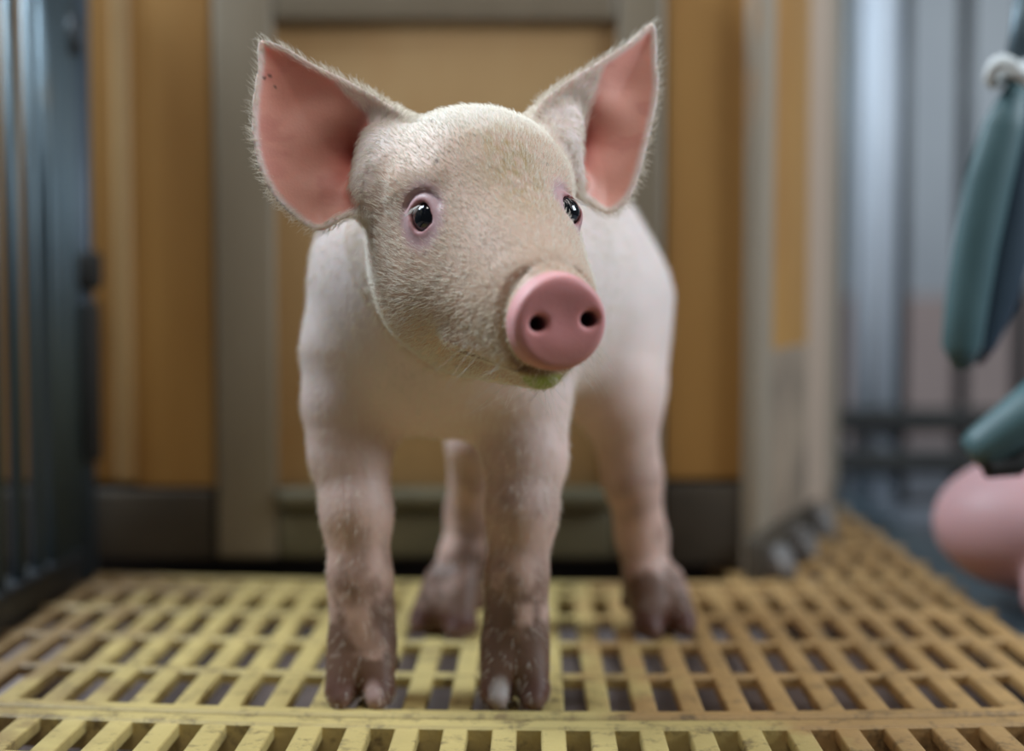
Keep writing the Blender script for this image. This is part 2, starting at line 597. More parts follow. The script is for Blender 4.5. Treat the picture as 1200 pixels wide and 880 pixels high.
def poly_sdf(x, z, poly):
    """signed distance to a closed polygon, negative inside"""
    d = np.full(x.shape, 1e9)
    s = np.ones(x.shape)
    N = len(poly)
    for i in range(N):
        vi, vj = poly[i], poly[i - 1]
        ex, ez = vj[0] - vi[0], vj[1] - vi[1]
        wx, wz = x - vi[0], z - vi[1]
        t = np.clip((wx * ex + wz * ez) / (ex * ex + ez * ez + 1e-12), 0, 1)
        bx, bz = wx - ex * t, wz - ez * t
        d = np.minimum(d, bx * bx + bz * bz)
        c1, c2, c3 = z >= vi[1], z < vj[1], ex * wz > ez * wx
        flip = (c1 & c2 & c3) | (~c1 & ~c2 & ~c3)
        s = np.where(flip, -s, s)
    return s * np.sqrt(d)


def mesh_sdf(f, lo, hi, h):
    """naive surface nets over a two level grid, then one projection onto the surface"""
    lo, hi = np.array(lo, float), np.array(hi, float)
    S = 4
    nc = np.ceil((hi - lo) / (h * S)).astype(int) + 1
    ax = [lo[i] + np.arange(nc[i]) * h * S for i in range(3)]
    G = np.stack(np.meshgrid(*ax, indexing='ij'), -1).reshape(-1, 3)
    C = f(G).reshape(nc)
    # block minimum of |C| in neighbourhood -> which blocks to refine
    V = np.repeat(np.repeat(np.repeat(C, S, 0), S, 1), S, 2).astype(np.float32)
    idx = np.argwhere(np.abs(V) < h * S * 2.1)
    pts = lo + idx * h
    vals = np.concatenate([f(pts[i:i + 400000]) for i in range(0, len(pts), 400000)])
    V[idx[:, 0], idx[:, 1], idx[:, 2]] = vals
    ins = V < 0
    s = ins[:-1, :-1, :-1].astype(np.int8)
    tot = np.zeros_like(s)
    for a in (0, 1):
        for b in (0, 1):
            for c in (0, 1):
                tot += ins[a:ins.shape[0] - 1 + a, b:ins.shape[1] - 1 + b, c:ins.shape[2] - 1 + c]
    cells = np.argwhere((tot > 0) & (tot < 8))
    acc = np.zeros((len(cells), 3))
    cnt = np.zeros(len(cells))
    offs = [np.array(o) for o in ((0, 0, 0), (1, 0, 0), (0, 1, 0), (1, 1, 0), (0, 0, 1), (1, 0, 1), (0, 1, 1), (1, 1, 1))]
    cv = [V[tuple((cells + o).T)] for o in offs]
    for i in range(8):
        for j in range(i + 1, 8):
            if np.abs(offs[i] - offs[j]).sum() != 1:
                continue
            m = (cv[i] < 0) != (cv[j] < 0)
            t = (cv[i][m] / (cv[i][m] - cv[j][m]))[:, None]
            acc[m] += offs[i] + (offs[j] - offs[i]) * t
            cnt[m] += 1
    vp = lo + (cells + acc / cnt[:, None]) * h
    e = h * 0.4
    for _ in range(2):
        d0 = f(vp)
        g = np.stack([f(vp + np.eye(3)[i] * e) - f(vp - np.eye(3)[i] * e) for i in range(3)], 1) / (2 * e)
        gn = np.linalg.norm(g, axis=1) + 1e-9
        step = np.clip(d0 / gn, -0.5 * h, 0.5 * h)
        vp = vp - (g / gn[:, None]) * step[:, None]
    N = g / gn[:, None]
    index = np.full(V.shape, -1, np.int32)
    index[tuple(cells.T)] = np.arange(len(cells))
    quads = []
    for a in range(3):
        sl0 = [slice(1, -1)] * 3
        sl1 = [slice(1, -1)] * 3
        sl0[a] = slice(0, -1)
        sl1[a] = slice(1, None)
        A, B = ins[tuple(sl0)], ins[tuple(sl1)]
        ed = np.argwhere(A != B)
        base = np.ones(3, int)
        base[a] = 0
        ed = ed + base
        flip = ins[tuple(ed.T)]
        b, c = [(1, 2), (2, 0), (0, 1)][a]
        eb, ec = np.eye(3, dtype=int)[b], np.eye(3, dtype=int)[c]
        q = np.stack([index[tuple((ed - eb - ec).T)], index[tuple((ed - ec).T)], index[tuple(ed.T)], index[tuple((ed - eb).T)]], 1)
        q[~flip] = q[~flip][:, ::-1]
        quads.append(q)
    Q = np.concatenate(quads)
    Q = Q[(Q >= 0).all(1)]
    return vp, N, Q


def np_mesh(name, v, q, col=None, mat=None):
    me = bpy.data.meshes.new(name)
    me.vertices.add(len(v))
    me.vertices.foreach_set('co', v.astype(np.float32).ravel())
    me.loops.add(q.size)
    me.loops.foreach_set('vertex_index', q.astype(np.int32).ravel())
    me.polygons.add(len(q))
    me.polygons.foreach_set('loop_start', np.arange(0, q.size, 4, dtype=np.int32))
    me.polygons.foreach_set('use_smooth', np.ones(len(q), bool))
    me.update(calc_edges=True)
    if col is not None:
        at = me.color_attributes.new('tint', 'FLOAT_COLOR', 'POINT')
        c4 = np.concatenate([col, np.ones((len(col), 1))], 1).astype(np.float32)
        at.data.foreach_set('color', c4.ravel())
    if mat:
        me.materials.append(mat)
    return me


def vnoise(p, scale, seed=0):
    """cheap smooth value noise 0..1"""
    q = p * scale + seed * 17.3
    i = np.floor(q).astype(np.int64)
    f = q - i
    f = f * f * (3 - 2 * f)

    def hsh(a):
        n = (a[:, 0] * 374761393 + a[:, 1] * 668265263 + a[:, 2] * 2147483647 + seed * 1013) & 0xffffffff
        n = ((n ^ (n >> 13)) * 1274126177) & 0xffffffff
        return ((n ^ (n >> 16)) & 0xffff) / 65535.0
    r = 0
    for a in (0, 1):
        for b in (0, 1):
            for c in (0, 1):
                w = (f[:, 0] if a else 1 - f[:, 0]) * (f[:, 1] if b else 1 - f[:, 1]) * (f[:, 2] if c else 1 - f[:, 2])
                r = r + w * hsh(i + np.array([a, b, c]))
    return r


def fbm(p, scale, seed=0, o=3):
    r, a, t = 0, 1.0, 0
    for k in range(o):
        r = r + a * vnoise(p, scale * 2 ** k, seed + k)
        t += a
        a *= 0.55
    return r / t


def sstep(x, a, b):
    t = np.clip((x - a) / (b - a), 0, 1)
    return t * t * (3 - 2 * t)


# ------------------------------------------------------------------ piglet: head in its own frame (x right of picture, y forward, z up)
class Head:
    def __init__(s, origin, yaw, roll=0.0, pitch=0.0):
        x = np.array([math.cos(yaw), math.sin(yaw), 0.0])
        y = np.array([math.sin(yaw), -math.cos(yaw), 0.0])
        z = np.array([0, 0, 1.0])
        y, z = y * math.cos(pitch) - z * math.sin(pitch), z * math.cos(pitch) + y * math.sin(pitch)
        c, n = math.cos(roll), math.sin(roll)
        x, z = x * c + z * n, z * c - x * n
        s.o, s.B = np.asarray(origin, float), np.stack([x, y, z])

    def to(s, p):
        return (p - s.o) @ s.B.T

    def w(s, *l):
        return s.o + np.asarray(l, float) @ s.B


EYE_RAD = 0.0085
EYES = []
DISC = np.array([-0.0012, 0.0665, -0.0475])


def sd_disc(q):
    """rounded snout disc in head frame"""
    y = q[:, 1] - DISC[1]
    x = q[:, 0] - DISC[0]
    z = q[:, 2] - DISC[2]
    y = y - 0.12 * z * 0.0 - 0.10 * z
    wid = 0.0205 - 0.06 * np.clip(-z, 0, 1) + 0.02 * np.clip(z, -0.02, 0)
    wid = 0.0208 - 0.07 * np.clip(z - 0.004, 0, 1)
    rr = np.sqrt((x / wid * 0.0205) ** 2 + (z * 1.03) ** 2)
    d2 = rr - 0.0165
    dy = np.abs(y) - 0.0020
    o = np.sqrt(np.maximum(d2, 0) ** 2 + np.maximum(dy, 0) ** 2) + np.minimum(np.maximum(d2, dy), 0)
    return o - 0.0036


def head_sdf(q, eyes=True):
    ax = q * np.array([1, 1, 1])
    d = ell(q, (0, -0.034, 0.010), (0.046, 0.048, 0.0405))
    qa = q.copy()
    qa[:, 0] = np.abs(qa[:, 0])
    d = smin(d, ell(qa, (0.019, -0.032, -0.027), (0.0275, 0.044, 0.036)), 0.018)
    d = smin(d, cone(q, (0, -0.004, -0.012), (0, 0.056, -0.0455), 0.0345, 0.0195), 0.016)
    d = smin(d, cone(qa, (0.013, -0.008, -0.028), (0.009, 0.044, -0.050), 0.0255, 0.0145), 0.012)
    # jaw
    d = smin(d, cone(q, (0, -0.045, -0.047), (0, 0.044, -0.0668), 0.028, 0.0095), 0.008)
    d = smin(d, cone(q, (0, -0.012, 0.010), (0, 0.036, -0.034), 0.0330, 0.0225), 0.014)
    # brow
    d = smin(d, cone(qa, (0.0255, 0.000, 0.0145), (0.034, -0.014, 0.015), 0.0066, 0.0062), 0.010)
    # lip fold
    d = smin(d, cone(qa, (0.0115, 0.050, -0.0595), (0.024, 0.010, -0.053), 0.0055, 0.0065), 0.008)
    m = cone(qa, (0.006, 0.062, -0.0665), (0.0175, 0.040, -0.0635), 0.0011, 0.0010)
    m = np.minimum(m, cone(qa, (0.0175, 0.040, -0.0635), (0.028, 0.012, -0.0585), 0.0010, 0.0007))
    d = smax(d, -m, 0.0035)
    # snout disc with a shallow groove behind it
    y = q[:, 1] - 0.0565 - 0.10 * (q[:, 2] + 0.0475)
    ring = np.sqrt((np.hypot(q[:, 0], q[:, 2] + 0.046) - 0.0215) ** 2 + y * y) - 0.0008
    d = smax(d, -ring, 0.004)
    d = smin(d, sd_disc(q), 0.004)
    # soft dish in the disc, nostrils
    d = smax(d, -ell(q, (0, DISC[1] + 0.0092, DISC[2] - 0.001), (0.015, 0.0045, 0.012)), 0.004)
    nd = ell(qa, (0.0112, DISC[1] + 0.004, DISC[2] + 0.0005), (0.0037, 0.0100, 0.0032))
    d = smax(d, -nd, 0.0025)
    if eyes:
        for i, (E, D) in enumerate(EYES):
            side = np.cross([0, 0, 1.0], D)
            side /= np.linalg.norm(side)
            up = np.cross(D, side)
            r = q - E
            a, u, dd = r @ side, r @ up, r @ D
            R = np.linalg.norm(r, axis=1)
            d = smin(d, np.linalg.norm(r + up * 0.001, axis=1) - 0.0090, 0.004)
            # shallow fold over the upper lid
            d = d + 0.0013 * np.exp(-((np.hypot(a, u + 0.001) - 0.0118) / 0.0015) ** 2) * sstep(u, 0.001, 0.006) * (dd > -0.004)
            sgn = 1 if i == 0 else -1
            an = 0.35
            a2 = a * math.cos(an) + sgn * u * math.sin(an)
            u2 = -sgn * a * math.sin(an) + u * math.cos(an)
            lens = np.maximum(np.hypot(a2, u2 - 0.0030) - 0.0080, np.hypot(a2, u2 + 0.0030) - 0.0080)
            lens = smin(lens, np.hypot(a, u * 0.86) - 0.0055, 0.001)
            d = smax(d, -np.maximum(lens, -dd), 0.0016)
            d = smax(d, -(R - 0.0079), 0.0006)
    return d


# ------------------------------------------------------------------ the standing piglet
HY = 0.668
HEAD = Head(P(580, 250, HY), math.radians(22), math.radians(4))
for (px_, py_), blend in (((493, 254), 0.15), ((669, 246), 0.55)):
    ray = P(px_, py_, 1.0) - CAM
    ray /= np.linalg.norm(ray)
    t_ = 0.55
    for _ in range(60):
        t_ += float(head_sdf(HEAD.to((CAM + ray * t_)[None]), eyes=False)[0]) * 0.8
    hit = HEAD.to((CAM + ray * t_)[None])[0]
    g_ = np.array([head_sdf((hit + np.eye(3)[i] * 0.004)[None], eyes=False)[0] - head_sdf((hit - np.eye(3)[i] * 0.004)[None], eyes=False)[0] for i in range(3)])
    g_ /= np.linalg.norm(g_)
    D_ = g_ * (1 - blend) - (HEAD.B @ ray) * blend
    D_ /= np.linalg.norm(D_)
    print('eye hit', hit, 'normal', g_)
    EYES.append((hit - D_ * 0.0072, D_))
LEAR = [(304, 47), (333, 54), (367, 74), (410, 95), (447, 117), (474, 140), (480, 165), (462, 215), (428, 246), (401, 258), (371, 271), (336, 248), (312, 218), (297, 175), (295, 123), (301, 78)]
REAR = [(766.5, 26), (735, 49), (696, 75), (661, 97), (632, 122), (628, 150), (650, 190), (674, 222), (692, 240), (713, 251), (733, 239), (747, 214), (761, 162), (772, 110), (771, 72)]


class Ear:
    def __init__(s, outline, Y0, ax, az, ref, canal, depth, deep):
        s.Y0, s.ax, s.az = Y0, ax, az
        s.X0, s.Z0 = XZ(ref[0], ref[1], Y0)
        pts = []
        for px, py in outline + [canal]:
            Y = Y0
            for _ in range(6):
                x, z = XZ(px, py, Y)
                Y = Y0 + ax * (x - s.X0) + az * (z - s.Z0)
            pts.append((x, z))
        s.canal = pts.pop()
        s.poly = catmull(pts, 4)
        s.tip = pts[0]
        s.depth, s.deep = depth, deep

    def parts(s, p):
        sd = poly_sdf(p[:, 0], p[:, 2], s.poly)
        c = np.hypot(p[:, 0] - s.canal[0], p[:, 2] - s.canal[1])
        w0 = s.depth * (1 - np.exp(np.minimum(sd, 0) / 0.010)) + s.deep * np.exp(-(c / 0.014) ** 2)
        r1 = np.hypot(p[:, 0] - s.tip[0], p[:, 2] - s.tip[1])
        rip = 0.0010 * np.sin(r1 * 210 + 1.3)
        mid = s.Y0 + s.ax * (p[:, 0] - s.X0) + s.az * (p[:, 2] - s.Z0) + w0 + rip * sstep(-sd, 0.004, 0.02)
        return sd, p[:, 1] - mid, c

    def sdf(s, p):
        d = np.full(len(p), 0.05)
        x0, z0 = s.poly.min(0) - 0.02
        x1, z1 = s.poly.max(0) + 0.02
        m = (p[:, 0] > x0) & (p[:, 0] < x1) & (p[:, 2] > z0) & (p[:, 2] < z1) & (np.abs(p[:, 1] - s.Y0) < 0.06)
        if not m.any():
            return d
        sd, wv, c = s.parts(p[m])
        th = 0.0012 + 0.0022 * np.exp(-(c / 0.03) ** 2)
        slab = (np.abs(wv)) * 0.86 - th
        d[m] = smax(slab, sd, 0.0022)
        return d


EAR_L = Ear(LEAR, 0.690, 0.05, 0.10, (400, 180), (428, 184), 0.010, 0.016)
EAR_R = Ear(REAR, 0.716, 0.30, 0.10, (700, 160), (668, 165), 0.008, 0.012)


def foot(p, c, yaw=0.0, s=1.0, spread=1.0):
    """two hooves and two dew claws standing on z=0 with their middle at c"""
    q = (p - np.array([c[0], c[1], 0.0])) / s
    cy, sy = math.cos(yaw), math.sin(yaw)
    x = q[:, 0] * cy + q[:, 1] * sy
    y = -q[:, 0] * sy + q[:, 1] * cy
    q = np.stack([x, y, q[:, 2]], 1)
    d = np.full(len(p), 1.0)
    for sg in (-1, 1):
        t = cone(q, (sg * 0.0070, 0.004, 0.028), (sg * 0.0093 * spread, -0.007, 0.0085), 0.0098, 0.0080)
        t = smin(t, cone(q, (sg * 0.0093 * spread, -0.004, 0.0070), (sg * 0.0090 * spread, -0.0125, 0.0045), 0.0082, 0.0052), 0.003)
        d = np.minimum(d, t)
        dc = cone(q, (sg * 0.0105, 0.014, 0.024), (sg * 0.0145, 0.017, 0.0155), 0.0050, 0.0032)
        d = smin(d, dc, 0.002)
    d = smax(d, -q[:, 2], 0.0015)
    return d * s


def chain(p, pts, k=0.008):
    d = None
    for (a, ra), (b, rb) in zip(pts[:-1], pts[1:]):
        c = cone(p, a, b, ra, rb)
        d = c if d is None else smin(d, c, k)
    return d


def W(px, py, Y, rpx):
    return (P(px, py, Y), rpx * Y / FPX)


LEGS = {
    'fl': [W(416, 420, 0.775, 64), W(412, 475, 0.771, 55), W(410, 530, 0.767, 46), W(418, 600, 0.757, 40), W(422, 680, 0.752, 35.5), W(425, 725, 0.750, 35), W(425, 775, 0.746, 36)],
    'fr': [W(600, 420, 0.785, 62), W(610, 475, 0.776, 55), W(616, 535, 0.768, 47), W(612, 600, 0.757, 40), W(606, 680, 0.752, 34), W(605, 725, 0.750, 34.5), W(604, 775, 0.746, 36)],
    'rl': [W(570, 420, 0.915, 50), W(557, 520, 0.895, 31), W(551, 600, 0.915, 27), W(542, 655, 0.910, 26), W(534, 695, 0.903, 27), W(527, 715, 0.898, 29)],
    'rr': [W(716, 400, 0.915, 55), W(728, 480, 0.900, 43), W(741, 560, 0.905, 33), W(752, 630, 0.912, 28), W(760, 680, 0.905, 27), W(768, 710, 0.899, 28)],
}
FEET = {'fl': (P(424, 800, 0.742)[0], 0.7395, 0.0, 1.0, 1.0), 'fr': (P(603, 800, 0.742)[0], 0.7395, 0.05, 1.0, 1.0),
        'rl': (P(524, 735, 0.892)[0], 0.896, -0.45, 1.05, 1.35), 'rr': (P(775, 735, 0.892)[0], 0.896, 0.35, 1.05, 1.15)}


def body_sdf(p):
    d = ell(p, (-0.0475, 0.785, 0.208), (0.0720, 0.070, 0.079))
    d = smin(d, ell(p, (-0.020, 0.845, 0.208), (0.066, 0.085, 0.074)), 0.03)
    d = smin(d, ell(p, (0.010, 0.925, 0.208), (0.0655, 0.078, 0.078)), 0.03)
    # neck
    d = smin(d, cone(p, HEAD.w(0, -0.055, -0.012), (-0.040, 0.775, 0.215), 0.040, 0.060), 0.02)
    # haunches
    d = smin(d, cone(p, P(712, 360, 0.925), P(722, 440, 0.905), 0.040, 0.030), 0.02)
    d = smin(d, cone(p, P(585, 360, 0.925), P(575, 440, 0.905), 0.038, 0.028), 0.02)
    for k, ch in LEGS.items():
        leg = chain(p, ch)
        leg = smin(leg, foot(p, FEET[k][:2], *FEET[k][2:]), 0.007)
        d = smin(d, leg, 0.016 if k[0] == 'f' else 0.014)
    # curled tail
    tl = []
    for i in range(12):
        a = i * 0.62
        tl.append((np.array([0.016 + 0.008 * math.sin(a), 1.005 + 0.0035 * i * 0.6, 0.245 + 0.009 * math.cos(a) - 0.001 * i]), 0.0042 - 0.0002 * i))
    d = smin(d, chain(p, tl, 0.001), 0.006)
    # teats
    return d


def ears_sdf(p):
    d = EAR_L.sdf(p)
    d = smin(d, EAR_R.sdf(p), 0.002)
    return d


def pig_sdf(p):
    q = HEAD.to(p)
    d = np.full(len(p), 0.0)
    b = body_sdf(p)
    near = np.linalg.norm(q - np.array([0, 0, -0.01]), axis=1) < 0.16
    d[:] = b
    if near.any():
        qn = q[near]
        pn = p[near]
        h = head_sdf(qn)
        dn = smin(b[near], h, 0.010)
        # roots of the ears
        roots = cone(pn, HEAD.w(-0.030, -0.044, 0.020), P(452, 160, 0.706), 0.022, 0.012)
        roots = smin(roots, cone(pn, HEAD.w(0.028, -0.040, 0.022), P(655, 145, 0.722), 0.020, 0.011), 0.01)
        # rolled front edges that hood the ear canals
        roots = smin(roots, chain(pn, [(P(462, 155, 0.700), 0.0050), (P(458, 180, 0.693), 0.0080), (P(446, 224, 0.690), 0.0078)]), 0.014)
        roots = smin(roots, chain(pn, [(P(650, 146, 0.718), 0.0045), (P(658, 172, 0.711), 0.0068), (P(675, 210, 0.712), 0.0052)]), 0.014)
        dn = smin(dn, roots, 0.010)
        dn = smin(dn, ears_sdf(pn), 0.006)
        d[near] = dn
    return d


def pig_colour(p, N, head=HEAD, main=True):
    q = head.to(p)
    qa = np.abs(q[:, 0])
    n = len(p)
    c = np.tile(np.array([0.80, 0.60, 0.54]), (n, 1))
    hair = np.ones(n)

    def put(m, col):
        nonlocal c
        c = c * (1 - m[:, None]) + np.asarray(col)[None, :] * m[:, None]
    put(sstep(p[:, 2], 0.12, 0.21), (0.86, 0.73, 0.69))  # upper body paler: brightness from the light put into the skin colour
    big = fbm(p, 45, 3)
    fine = fbm(p, 220, 9)
    h = head_sdf(q, eyes=False)
    onhead = sstep(-h, -0.010, 0.0)
    put(onhead, (0.68, 0.48, 0.37))
    # pinkish cheek, yellowish forehead stain
    put(onhead * sstep(q[:, 2], 0.0, -0.03) * 0.5 * sstep(big, 0.35, 0.6), (0.62, 0.43, 0.30))
    stain = np.exp(-((q[:, 0] - 0.002) / 0.016) ** 2) * sstep(q[:, 2], -0.01, 0.012) * sstep(q[:, 2], 0.05, 0.03)
    put(onhead * stain * sstep(fine, 0.30, 0.6) * 0.75, (0.46, 0.34, 0.15))
    put(onhead * sstep(q[:, 2], 0.030, 0.046) * 0.7, (0.80, 0.76, 0.70))
    put(onhead * sstep(q[:, 1], 0.03, 0.058) * sstep(q[:, 2], -0.030, -0.045) * 0.55, (0.48, 0.36, 0.22))
    # lids and the bare skin round the eyes
    for E, D in EYES:
        r = np.linalg.norm((q - (E + D * 0.006)) * np.array([1, 1, 0.9]), axis=1)
        put(sstep(r, 0.0175, 0.010) * 0.9, (0.56, 0.36, 0.38))
        put(sstep(r, 0.0085, 0.0065), (0.42, 0.20, 0.20))
        hair *= 1 - sstep(r, 0.0165, 0.010)
    # crease shade along the mouth put into the colour, green smear on the chin
    ch = np.linalg.norm((q - np.array([-0.006, 0.050, -0.0740])) * np.array([0.5, 1, 1.5]), axis=1)
    put(sstep(ch, 0.0105, 0.006) * 0.85, (0.30, 0.42, 0.07))
    ml = cone(np.stack([qa, q[:, 1], q[:, 2]], 1), (0.004, 0.062, -0.0675), (0.026, 0.014, -0.0600), 0.002, 0.001)
    put(sstep(ml, 0.003, 0.0) * 0.6, (0.22, 0.12, 0.06))
    # snout disc
    um = np.linalg.norm((q - np.array([-0.010, 0.055, -0.066])) * np.array([0.6, 1, 1.6]), axis=1)
    put(sstep(um, 0.012, 0.005) * 0.7, (0.24, 0.14, 0.07))
    hair *= 1 - 0.6 * sstep(um, 0.012, 0.005)
    ds = sd_disc(q)
    on = sstep(ds, 0.0022, 0.0006)
    put(on, (0.66, 0.27, 0.26))
    rim = on * sstep(np.hypot(q[:, 0] - DISC[0], q[:, 2] - DISC[2]), 0.0155, 0.0195)
    put(rim * 0.6, (0.74, 0.40, 0.40))
    put(on * sstep(q[:, 2], -0.050, -0.066) * 0.7, (0.46, 0.19, 0.14))  # lower part of the disc darker, its shading put into the colour
    hair *= 1 - on
    qn = np.stack([qa, q[:, 1], q[:, 2]], 1)
    nd = ell(qn, (0.0112, DISC[1] + 0.001, DISC[2] + 0.0005), (0.0040, 0.0095, 0.0036))
    put(sstep(nd, 0.0008, -0.0012) * 0.95, (0.06, 0.015, 0.012))
    earmask = np.zeros(n)
    if main:
        for E in (EAR_L, EAR_R):
            m = (np.abs(p[:, 1] - E.Y0) < 0.05) & (p[:, 2] > 0.2)
            idx = np.where(m)[0]
            sd, wv, cc = E.parts(p[idx])
            closeto = (np.abs(wv) < 0.010) & (sd < 0.004)
            inner = sstep(-sd, 0.0018, 0.0045) * (wv < 0.0) * closeto * (N[idx, 1] < 0.25)
            outer_fold = sstep(cone(p[idx], P(463, 135, 0.690), P(446, 228, 0.684), 0.0098, 0.0095), -0.001, 0.0025) * sstep(cone(p[idx], P(640, 125, 0.704), P(678, 214, 0.704), 0.0092, 0.0070), -0.001, 0.001)
            outer_fold = outer_fold * sstep(cone(p[idx], P(698, 66, E.Y0), P(650, 150, E.Y0), 0.0050, 0.0130), 0.0, 0.0035)
            outer_fold = outer_fold * sstep(cone(p[idx], P(375, 66, E.Y0), P(466, 146, E.Y0), 0.0030, 0.0095), 0.0, 0.0035)
            inner *= outer_fold
            full = np.zeros(n)
            full[idx] = inner
            put(full, (0.84, 0.42, 0.33))
            vein = np.zeros(n)
            vein[idx] = inner * sstep(fbm(p[idx] * np.array([1, 1, 2.2]), 60, 5), 0.5, 0.7) * 0.35
            put(vein, (0.62, 0.20, 0.17))
            red = np.zeros(n)
            red[idx] = inner * np.exp(-(cc / 0.017) ** 2)
            put(red * 0.9, (0.42, 0.045, 0.03))
            hair *= 1 - full
            e2 = np.zeros(n)
            e2[idx] = closeto * 1.0
            earmask = np.maximum(earmask, e2)
        # leg shading put into the skin tint; mud on the lower legs and feet
        put(sstep(p[:, 2], 0.16, 0.06) * 0.7, (0.62, 0.39, 0.31))
        mud = sstep(fbm(p, 38, 21, 4), 0.42, 0.74) * sstep(p[:, 2], 0.15, 0.05) * 0.75
        mud = np.maximum(mud, sstep(fbm(p, 60, 31, 4) + 0.42 * sstep(p[:, 2], 0.075, 0.0), 0.44, 0.74) * sstep(p[:, 2], 0.10, 0.04))
        put(mud * 0.9, (0.115, 0.055, 0.030))
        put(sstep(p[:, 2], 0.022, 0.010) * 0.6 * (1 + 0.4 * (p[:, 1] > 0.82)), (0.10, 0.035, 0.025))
        for tx, ty, tc in ((437, 816, (0.55, 0.38, 0.36)), (586, 812, (0.48, 0.42, 0.40)), (508, 700, (0.6, 0.5, 0.5))):
            tp = P(tx, ty, 0.7265)
            rr = np.hypot(p[:, 0] - tp[0], (p[:, 2] - tp[2]) * 0.6)
            if ty > 750:
                put(sstep(rr, 0.0062, 0.003) * (p[:, 1] < 0.737) * 0.8, tc)
        spot = np.linalg.norm(p - P(583, 662, 0.735), axis=1)
        put(sstep(spot, 0.0068, 0.003) * 0.9, (0.16, 0.07, 0.03))
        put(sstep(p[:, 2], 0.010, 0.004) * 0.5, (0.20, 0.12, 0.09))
        hair *= 1 - 0.75 * sstep(p[:, 2], 0.13, 0.06)
        # small specks
        for px, py, Y in ((512, 188, 0.66), (642, 193, 0.66), (573, 448, 0.63), (557, 438, 0.635), (526, 428, 0.65), (310, 92, 0.69), (317, 88, 0.69), (322, 103, 0.69), (505, 142, 0.68)):
            a = P(px, py, Y)
            dcol = np.linalg.norm(np.cross(p - CAM, (a - CAM) / np.linalg.norm(a - CAM)), axis=1)
            put(((dcol < 0.0008) & (N[:, 1] < 0) & (np.abs(p[:, 1] - Y) < 0.03)) * 0.8, (0.06, 0.03, 0.02))
    c *= (0.93 + 0.14 * big)[:, None]
    return np.clip(c, 0, 1), hair, onhead, earmask


def skin_material(name):
    t = NT(name)
    a = t.add('ShaderNodeAttribute', attribute_name='tint')
    t.color(a.outputs['Color'])
    p = t.pos()
    t.set(Roughness=0.5)
    t.b.inputs['Subsurface Weight'].default_value = 0.35
    t.b.inputs['Subsurface Radius'].default_value = (1.0, 0.35, 0.25)
    t.b.inputs['Subsurface Scale'].default_value = 0.004
    t.b.inputs['Specular IOR Level'].default_value = 0.35
    v = t.add('ShaderNodeTexVoronoi')
    v.inputs['Scale'].default_value = 900
    t.link(p, v.inputs['Vector'])
    t.bump(v.outputs['Distance'], 0.12, 0.0005)
    return t.m


M['skin'] = skin_material('piglet_skin')


def hair_material(name, col):
    t = NT(name)
    t.color(col)
    t.set(Roughness=0.45)
    t.b.inputs['Specular IOR Level'].default_value = 0.4
    t.b.inputs['Transmission Weight'].default_value = 0.0
    return t.m


M['fur'] = hair_material('cream_bristle', (0.90, 0.83, 0.72))
M['lash'] = hair_material('white_lash', (0.88, 0.86, 0.82))
te = NT('dark_eye')
te.color((0.006, 0.007, 0.010))
te.set(Roughness=0.06)
te.b.inputs['Coat Weight'].default_value = 1.0
te.b.inputs['Coat Roughness'].default_value = 0.03
M['eye'] = te.m


def hair_object(name, P0, Nn, T, L, lift, mat, parent, npt=4, rad=0.00009):
    """bristles: root P0, normal Nn, lie direction T, length L, lift angle"""
    n = len(P0)
    s = np.linspace(0, 1, npt)[None, :, None]
    ang = lift[:, None, None] * (1 - 0.45 * s)
    path = P0[:, None, :] + L[:, None, None] * s * (T[:, None, :] * np.cos(ang) + Nn[:, None, :] * np.sin(ang))
    path[:, 0] -= Nn * 0.0004
    hc = bpy.data.hair_curves.new(name)
    hc.add_curves([npt] * n)
    hc.attributes['position'].data.foreach_set('vector', path.astype(np.float32).ravel())
    if 'radius' not in hc.attributes:
        hc.attributes.new('radius', 'FLOAT', 'POINT')
    r = np.tile(np.linspace(rad, rad * 0.25, npt)[None, :], (n, 1)) * rng.uniform(0.7, 1.25, (n, 1))
    hc.attributes['radius'].data.foreach_set('value', r.astype(np.float32).ravel())
    hc.materials.append(mat)
    o = bpy.data.objects.new(name, hc)
    COL.objects.link(o)
    o['kind'] = 'stuff'
    o.parent = parent
    return o


V, N, Q = mesh_sdf(pig_sdf, (-0.150, 0.580, -0.006), (0.105, 1.070, 0.375), 0.00125)
colr, hairm, onhead, earm = pig_colour(V, N)
pig = link('piglet', np_mesh('piglet', V, Q, colr, M['skin']))
tag(pig, 'pale pink piglet with upright ears standing on the yellow slatted floor', 'piglet')
print('piglet verts', len(V))

for E, D in EYES:
    bm = bmesh.new()
    bmesh.ops.create_uvsphere(bm, u_segments=32, v_segments=20, radius=EYE_RAD - 0.0003)
    cw = HEAD.w(*(E - D * 0.0002))
    Dw = D @ HEAD.B
    for v in bm.verts:
        # cornea swells outward a little
        k = max(0, Vector(v.co).normalized().dot(Vector(Dw)))
        v.co = v.co * (1 + 0.05 * k ** 6) + Vector(cw)
    me = bpy.data.meshes.new('eye')
    bm.to_mesh(me)
    bm.free()
    for f_ in me.polygons:
        f_.use_smooth = True
    me.materials.append(M['eye'])
    link('eye', me, None, pig)

